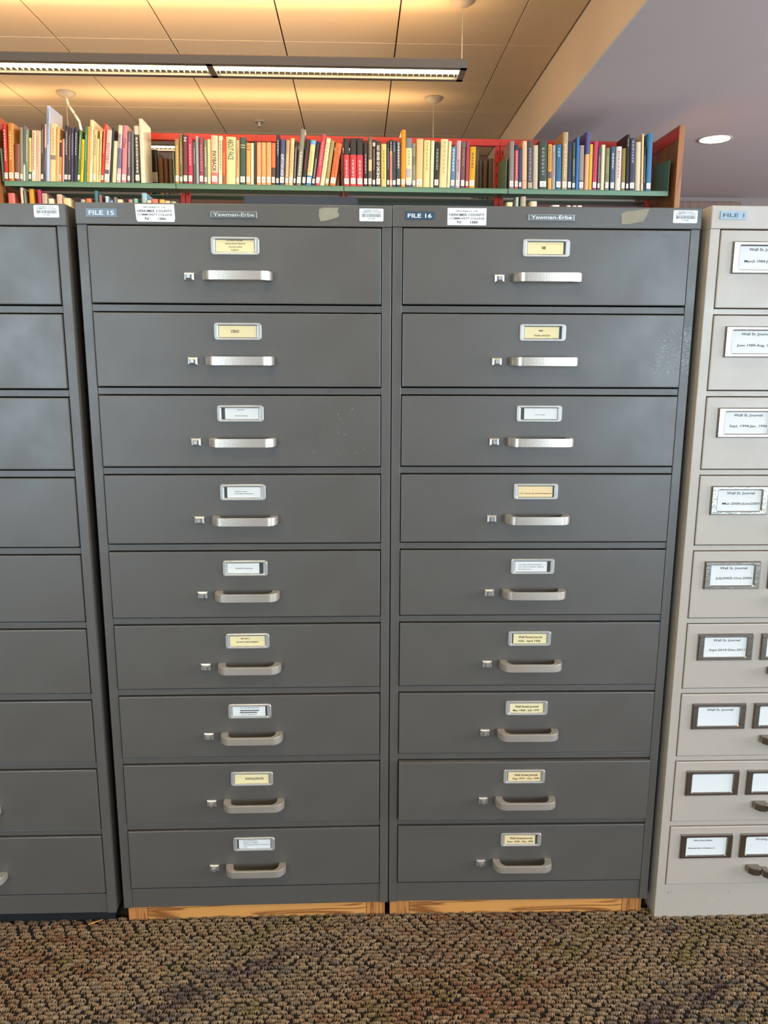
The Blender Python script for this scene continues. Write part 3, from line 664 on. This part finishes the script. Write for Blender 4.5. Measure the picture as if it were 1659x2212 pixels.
# scuffs where something rubbed the right end of the second drawer and the stile
FLECK = mat('bare_metal_fleck', 'a0a4a6', .5, .3)
rs = random.Random(3)
def flecks(parent, n, fn, y, name='scuff_marks', m=FLECK, sz=(.0006, .0022)):
    bm = B()
    for _ in range(n):
        x, z = fn(); a = rs.uniform(sz[0], sz[1]); b = rs.uniform(sz[0]*.6, sz[0]*1.4); c, s = math.cos(rs.uniform(-.6, 1.2)), math.sin(rs.uniform(-.6, 1.2))
        bm.faces.new([bm.verts.new((x+p*c-q*s, y, z+p*s+q*c)) for p, q in ((-a/2, -b/2), (a/2, -b/2), (a/2, b/2), (-a/2, b/2))])
    return part(name, bm, m, parent, stuff=True)
d22 = [o for o in cab2.children if o.name.startswith('drawer')][1]
def f1():
    z = rs.uniform(0, 1)
    if rs.random() < .45: return (.478+.020*z+rs.gauss(0, .004), -.108+.085*z)
    return (min(.522, .505+rs.gauss(0, .010)), -.108+.085*z*rs.uniform(.6, 1))
flecks(d22, 230, f1, -.0033)
flecks(cab2, 260, lambda: (rs.uniform(.547, .5625), rs.uniform(1.128, 1.213)), -.0003)
d21 = [o for o in cab2.children if o.name.startswith('drawer')][0]
flecks(d21, 150, lambda: (.389+rs.choice((0, .012, .03, .04, .05, .07, .085, .098))+rs.uniform(-.006, .006), -.0135+rs.uniform(0, .010)), -.0033, 'glue_ghost', mat('dark_speck', '5a6064', .6), (.0006, .0014))
d01 = [o for o in cab0.children if o.name.startswith('drawer')][0]
flecks(d01, 60, lambda: (.525-abs(rs.gauss(0, .06)), rs.uniform(-.125, -.01)), -.0033, 'paint_chips', mat('dark_speck', '5a6064', .6), (.0005, .0014))
flecks([o for o in cab1.children if o.name.startswith('drawer')][2], 26, lambda: (.44+rs.gauss(0, .03), rs.uniform(-.12, -.01)), -.0033, 'fine_scratches', mat('scratch', '9a9ea0', .5), (.0004, .004))

# pale putty cabinet -----------------------------------------------------------
WW = .592; HW = 1.4675
t = thing('filing_cabinet', 'pale putty coloured steel cabinet at the right edge of the picture', 'cabinet', (1.1405, -.014, 0), 0)
save = DT[:]
DTW = [1.4252-.15045*k for k in range(9)]
bm = B()
box(bm, 0, .0185, 0, DEP, 0, HW-.040, .0012); box(bm, WW-.0185, WW, 0, DEP, 0, HW-.040, .0012)
box(bm, -.0004, WW+.0004, -.0015, DEP, HW-.0402, HW, .0016); box(bm, .0185, WW-.0185, DEP-.01, DEP, 0, HW-.04); box(bm, .0185, WW-.0185, .0012, .03, 0, .0825, .001)
for z in DTW[1:]: box(bm, .0185, WW-.0185, .001, .02, z+.0016, z+.15045-.1372-.0016, .0008)
part('carcass', bm, PUTTY, t)
bm = B(); wdr = WW-.0405; box(bm, 0, wdr, -.0015, .015, -.1372, 0, .0016); box(bm, .01, wdr-.01, .015, DEP-.06, -.125, -.03); DW2 = mesh('drawer', bm, PUTTY)
DCH = mat('dark_chrome', 'a49c92', .26, 1, bump=.15, bscale=160)
bm = B()
def rr4(w_, h_): return rrect(w_, h_, .0004)
loops(bm, [(rr4(.112, .0565), 0), (rr4(.112, .0565), -.0028), (rr4(.1085, .053), -.0046), (rrect(.090, .0455, .0045), -.0046), (rrect(.088, .0435, .004), -.0030), (rrect(.086, .0415, .0035), -.0008)], False)
HOLD2 = mesh('label_holder', bm, DCH)
outer = [(0, 0), (0, -.014), (.010, -.024), (.026, -.030)]; inner = [(.013, 0), (.013, -.010), (.020, -.018), (.030, -.0225)]
L2 = .122; bm = B(); prism(bm, outer+[(L2-x, y) for x, y in outer[::-1]]+[(L2-x, y) for x, y in inner]+inner[::-1], 'z', -.0075, .0075, .001); HAN2 = mesh('handle', bm, DCH)
bm = B(); prism(bm, [(0, 0), (.001, -.010), (.009, -.018), (.020, -.020), (.027, -.016), (.027, 0)], 'z', -.0075, .0075, .001); LAT2 = mesh('latch', bm, DCH)
CW = [[('Wall St. Journal', 'March 1984-June 1989', 0)], [('Wall St. Journal', 'June 1989-Aug. 1994', 0)], [('Wall St. Journal', 'Sept. 1994-Jan. 1996', 0)], [('Wall St. Journal', 'Mar.2000-June2001', 0)],
      [('Wall St. Journal', 'July2005-Oct.2006', 0)], [('Wall St. Journal', 'Sept.2010-Dec.2011', 0), ('', 'Jan.', 1)], [('Wall St. Journal', '', 0), ('Wall St. Journal', '', 1)], [], [('Wilso Library Bulletin', 'Wisconsin Stud. in Contemp. Lit.', 0), ('Working Woman', '', 1)]]
for k in range(9):
    d = obj('drawer', DW2, t, (.0202, 0, DTW[k]))
    obj('handle', HAN2, d, (.2015, -.0015, -.1045)); obj('latch', LAT2, d, (.1700, -.0015, -.0985))
    for j in range(4):
        hxx = .0230+.056+j*.1285; hz = -.0195-.0283+(.003 if k == 8 else 0)
        obj('label_holder', HOLD2, d, (hxx, -.0015, hz))
        card_obj(d, hxx, hz-.001, .0855, .0410, CARDW, -.0024)
        for a, b_, jj in CW[k]:
            if jj == j:
                L = []
                if k == 8 and j == 0: L = [(a, hxx-.008, hz+.0116, .0040, .040), (b_, hxx-.010, hz-.0065, .0040, .058)]
                elif b_ == 'Jan.': L = [(b_, hxx-.033, hz-.004, .0046, .012)]
                else:
                    if a: L.append((a, hxx+.002, hz+.0120, .0048, .055 if 'Wall' in a else .050))
                    if b_: L.append((b_, hxx+.004, hz-.0085, .0046, .073))
                lettering(L, INK, d, 'lettering', -.0029)
dymo(t, .0153, 1.4435, .0630, 1.4575, 'FILE 1', mat('dymo_tape_pale', '8fa0ae', .3), mat('dark_emboss', '3a4450', .4), .0065)
flecks(t, 7, lambda: (rs.uniform(.01, .25), rs.uniform(.02, .08)), -.0004, 'paint_chips', mat('rust_speck', '4a2c20', .8), (.001, .0022))

# wooden plinths and black base -----------------------------------------------
def plinth(label, x0, x1, y0, zt, splits, rz=0, flip=False):
    p = thing('wooden_plinth', label, 'plinth', (x0, y0, 0), rz, 'wooden plinths under the grey cabinets')
    L = x1-x0; a, b = splits
    bm = B(); box(bm, 0, a, 0, .62, .0005, zt, .0012); part('end_post', bm, PINE_END, p)
    bm = B(); box(bm, a+.0006, L-b-.0006, .0006, .042, .0005, zt, .0012); part('front_board', bm, PINE, p)
    bm = B(); box(bm, L-b, L, 0, .62, .0005, zt, .0012); part('end_post', bm, PINE_END, p)
    bm = B(); box(bm, a+.0006, L-b-.0006, .58, .62, .0005, zt); part('rear_board', bm, PINE, p)
plinth('pine plinth under the cabinet with sticker 1886', .004, .556, .010, .0388, (.040, .040), .0067)
plinth('pine plinth under the cabinet tagged FILE 16', .5665, 1.119, .013, .0388, (.042, .042), -.0101)
p = thing('black_plinth', 'low black plinth under the leftmost grey cabinet', 'plinth', (-.0161-W+.006, .010, 0))
bm = B(); box(bm, 0, .548, 0, .04, .0005, .0345, .001); part('front_board', bm, mat('black_board', '0c0c0d', .6), p)
bm = B(); box(bm, 0, .04, .041, .62, .0005, .0345); box(bm, .508, .548, .041, .62, .0005, .0345); box(bm, 0, .548, .621, .66, .0005, .0345); part('side_boards', bm, mat('black_board', '0c0c0d', .6), p)
s = thing('wood_splinter', 'pale wood splinter lying on the carpet near the black plinth', 'splinter', (-.075, -.012, .0095), .5)
bm = B(); prism(bm, [(0, 0), (.026, .0008), (.030, .002), (.012, .003), (.001, .002)], 'z', 0, .0012); part('sliver', bm, PINE, s)

# dark blue-grey freestanding panel behind cabinets ------------------------------
t = thing('divider_screen', 'dark blue-grey panel with rounded corner just behind the grey cabinets', 'screen', (.318, 1.2, 0))
bm = B(); z1 = 1.697; pts = [(-.183, .10), (.183, .10), (.183, z1-.012), (.179, z1-.003), (.171, z1), (-.175, z1), (-.183, z1-.006)]
prism(bm, pts, 'y', -.012, .012, .003); part('panel', bm, mat('screen_panel', '34383f', .4, bump=.05), t)
for x in (-.15, .15):
    bm = B(); box(bm, x-.02, x+.02, -.16, .16, 0.0005, .025, .004); box(bm, x-.012, x+.012, -.010, .010, .025, .12); part('foot', bm, DARK, t)

# ================================================================ BOOKCASE
BO = Vector((-1.392, 3.048, 0)); BT = .021
bc = thing('bookcase', 'double-sided library bookcase, red steel frame, green shelves, oak end panels', 'bookcase', BO, BT)
BW = .909
shelf_bm = lambda: B()
def board(z, d0, d1, i, front=-1):
    bm = B(); box(bm, .002, BW-.002, d0, d1, z-.004, z-.0005)
    yy = d0 if front < 0 else d1
    box(bm, .002, BW-.002, yy-(.0 if front < 0 else .003), yy+(.003 if front < 0 else 0), z-.027, z, .001)
    part('shelf', bm, GREEN, bc, (i*BW, 0, 0))
for i in range(4):
    for z in (2.10, 1.765, 1.43, 1.10, .77, .44, .11):
        board(z, 0, .245, i)
        if z > 1.4: board(z, .315, .56, i, 1)
br = B(); prism(br, [(.004, 2.094), (.245, 2.094), (.245, 2.285), (.060, 2.270), (.004, 2.262)], 'x', 0, .0022); BRK = mesh('shelf_bracket', br, GREEN)
br = B(); prism(br, [(.004, 1.76), (.245, 1.76), (.245, 1.95), (.09, 1.90), (.004, 1.85)], 'x', 0, .0022); BRK2 = mesh('shelf_bracket', br, GREEN)
for s in (-.0060, BW-.0085, BW*2-.0105, BW*3-.0125, BW*4-.004): 
    obj('shelf_bracket', BRK, bc, (s, 0, 0)); obj('shelf_bracket', BRK2, bc, (s, 0, 0))
for i in range(5):
    for sgn in ((1,) if i == 0 else (-1,) if i == 4 else (-1, 1)):
        x = i*BW+sgn*.0145
        bm = B(); box(bm, x-.0125, x+.0125, .266, .294, 0.0005, 2.382, .0015); u = part('upright', bm, RED, bc)
        bm = B()
        for k in range(34): z = .3+k*.0617; box(bm, x-.0022, x+.0022, .2650, .267, z, z+.020)
        part('slots', bm, DARK, u, stuff=True)
for i in range(4):
    for y in (.262, .290):
        bm = B(); box(bm, i*BW+.001, (i+1)*BW-.001, y, y+.006, 2.3825, 2.4185, .001); part('top_rail', bm, RED, bc)
for i, m in enumerate((BROWNP, BROWNP, mat('dark_green_panel', '232c22', .5), mat('dark_red_panel', '5c1414', .35))):
    bm = B(); box(bm, i*BW+.03, (i+1)*BW-.03, .272, .278, 1.77, 2.068); part('back_panel', bm, m, bc)
for x0, x1, xi0, xi1 in ((3.6585, 3.6905, 3.6375, 3.6580), (-.052, -.020, -.0195, -.001)):
    bm = B(); box(bm, x0, x1, -.030, .590, 0.0005, 2.436, .003); part('end_panel', bm, OAK, bc)
    bm = B(); box(bm, x0-.002 if x0 > 0 else x1, x0 if x0 > 0 else x1+.002, -.026, .586, 2.362, 2.425); part('end_band', bm, RED, bc)

BM = {}
def book(spec, row, base, noun_prev, label, grp, face=-1, loc=None, dep=None):
    s0, w_, h, lean, col, st, look, title, bands = spec
    w_ = max(w_, .004)
    dep = dep or (.150+.2*max(0, h-.2) + .02*((hash(look) % 7)/7.0 if False else (len(look) % 5)/5))
    dd = .010+.0015*(len(look) % 4)
    ux = Vector((math.cos(BT), math.sin(BT), 0)); uy = Vector((-math.sin(BT), math.cos(BT), 0))
    org = BO+uy*(dd if face < 0 else .325)
    if lean >= 0: P0 = org+ux*(s0+w_); off = Vector((w_, 0, 0))
    else: P0 = org+ux*s0; off = Vector((0, 0, 0))
    Rm = Matrix.Rotation(BT, 4, 'Z')@Matrix.Rotation(lean, 4, 'Y')
    loc = P0-(Rm@off)+Vector((0, 0, base+.0006))
    b = thing('book', label, 'book', loc, 0, grp); b.matrix_world = Matrix.Translation(loc)@Rm
    cm = mat('book_'+col, col, .34, bump=.04, bscale=90, var=.06, vscale=25)
    bt = min(.0022, w_*.16); r = min(w_*.22, .006)
    bm = B()
    o = [(0, dep), (0, r), (w_*.12, r*.35), (w_*.3, 0), (w_*.7, 0), (w_*.88, r*.35), (w_, r), (w_, dep)]
    i_ = [(w_-bt, dep), (w_-bt, r+bt), (bt, r+bt), (bt, dep)]
    prism(bm, o+i_, 'z', 0, h)
    part('cover', bm, cm, b)
    bm = B(); box(bm, bt+.0001, w_-bt-.0001, r+bt+.0001, dep-.003, .003, h-.0035); part('page_block', bm, PAGES, b)
    for q in filter(None, bands.split(';')):
        a, c, cc = q.split(','); a, c = float(a), float(c)
        bm = B(); e = .00025
        oo = [(-e, dep), (-e, r), (w_*.12, r*.35-e), (w_*.3, -e), (w_*.7, -e), (w_*.88, r*.35-e), (w_+e, r), (w_+e, dep), (w_, dep), (w_, r), (w_*.88, r*.35), (w_*.7, 0), (w_*.3, 0), (w_*.12, r*.35), (0, r), (0, dep)]
        if c-a < .3 and not (a <= .001 or c >= .999): oo = [(w_*.10, r*.4-e), (w_*.3, -e), (w_*.7, -e), (w_*.90, r*.4-e), (w_*.9, r*.4), (w_*.7, 0), (w_*.3, 0), (w_*.1, r*.4)]
        prism(bm, oo, 'z', a*h if a else -.0001, c*h if c < 1 else h+.0001); part('cover_band', bm, mat('book_'+cc, cc, .4, var=.08, vscale=40), b)
    if st:
        bm = B(); hh = .024 if w_ < .02 else .03; z0 = .012
        e = .0005
        box(bm, w_*.12, w_*.88, -e, 0.0004, z0, z0+hh)
        for k in range(2): box(bm, w_*.3, w_*.68, -e-.0001, -e, z0+hh*(.3+.3*k), z0+hh*(.36+.3*k), mi=1)
        part('call_number_tag', bm, [TAG, INKG], b)
    if title:
        tx, tc, za, zb = title.split(','); za, zb = float(za)*h, float(zb)*h; tm = mat('print_'+tc, tc, .5)
        if tx == '~':
            q = []; rr = random.Random(len(look)*7+int(w_*1e4)); z = zb; tw = w_*.34
            while z > za:
                L = rr.uniform(.0035, .0075)
                k = max(.0022, tw*.5)
                zz = z
                while zz > z-L*2: 
                    q.append((w_/2-tw*rr.uniform(.35, .55), zz-k*.5, w_/2+tw*rr.uniform(.35, .55), zz)); zz -= k*.85
                z = zz-k*.8
            quads([(a, b_, c, d_) for a, b_, c, d_ in q if b_ > za-.004], tm, b, 'title_lettering', -.0004, stuff=False)
        else:
            hgt = w_*.58 if w_ > .02 else w_*.66
            lettering([(tx, w_/2, (za+zb)/2, hgt, zb-za)], tm, b, 'title_lettering', -.0004, vertical=True)
    return b
import re
USED = {}
def place_rows():
    bays = {'B1': 'first shelf bay', 'B2': 'second shelf bay', 'B3': 'third shelf bay', 'B4': 'fourth shelf bay', 'L1': 'lower shelf, left', 'L4': 'lower shelf, right'}
    grp = {'B': 'books on the top shelf', 'L': 'books on the lower shelf'}
    for k, L in BOOKS.items():
        prev = None
        for sp in L:
            look = sp[6]
            short = look.split(' titled')[0].split(',')[0].split(' with ')[0].split(' beside')[0]
            if 'matching three' in look: lab = look+', top shelf'
            elif prev is None: lab = '%s at the left end of the %s' % (look, bays[k])
            else:
                lab = '%s right of the %s, %s' % (look, prev, bays[k])
                if len(lab.split()) > 16: lab = '%s right of %s, %s' % (short, prev, bays[k].replace(' shelf', ''))
            if lab in USED: print('DUP', lab)
            if len(lab.split()) > 16: print('LONG', lab)
            USED[lab] = 1
            book(sp, k, 2.10 if k[0] == 'B' else 1.765, prev, lab, grp[k[0]])
            prev = short
place_rows()
for sp, lab in (
    ((.6744, .0150, .2250, 0, '8a3c24', 0, 'rust book', '', ''), 'rust brown book deep in the gap of the first bay'),
    ((.6902, .0175, .2303, 0, '9c5830', 0, 'tan book', '', ''), 'orange brown book deep in the gap beside the rust brown one'),
    ((.7100, .0380, .2432, 0, '1c1816', 0, 'binder', '', '.28,.5,b8b09c'), 'wide black binder deep in the gap of the first bay'),
    ((.7495, .0270, .1990, 0, '8a6640', 0, 'brown', '', ''), 'brown book right of the black binder, seen through the gap'),
    ((.7798, .0255, .1995, 0, '745840', 0, 'brown', '', ''), 'middle brown book of three right of the black binder'),
    ((.8089, .0238, .1949, 0, '6c5438', 0, 'brown', '', ''), 'last brown book right of the black binder, by the divider'),
    ((2.5997, .0160, .2774, 0, '907c5c', 0, 'drab', '', ''), 'tall drab book deep in the gap right of the golden yellow book'),
    ((2.6176, .0200, .2169, 0, '6c6058', 0, 'grey', '', ''), 'grey brown book deep in the third bay gap, next to the drab one'),
    ((2.6410, .0275, .2173, 0, '7c6c50', 0, 'grey', '', ''), 'dull khaki brown book deep in the gap of the third bay'),
    ((2.6740, .0300, .2281, 0, '746450', 0, 'grey', '', ''), 'umber book deep in the third bay gap, next to the red upright')):
    book(sp, 'X', 2.10, None, lab, 'books on the far side of the top shelf', face=1)
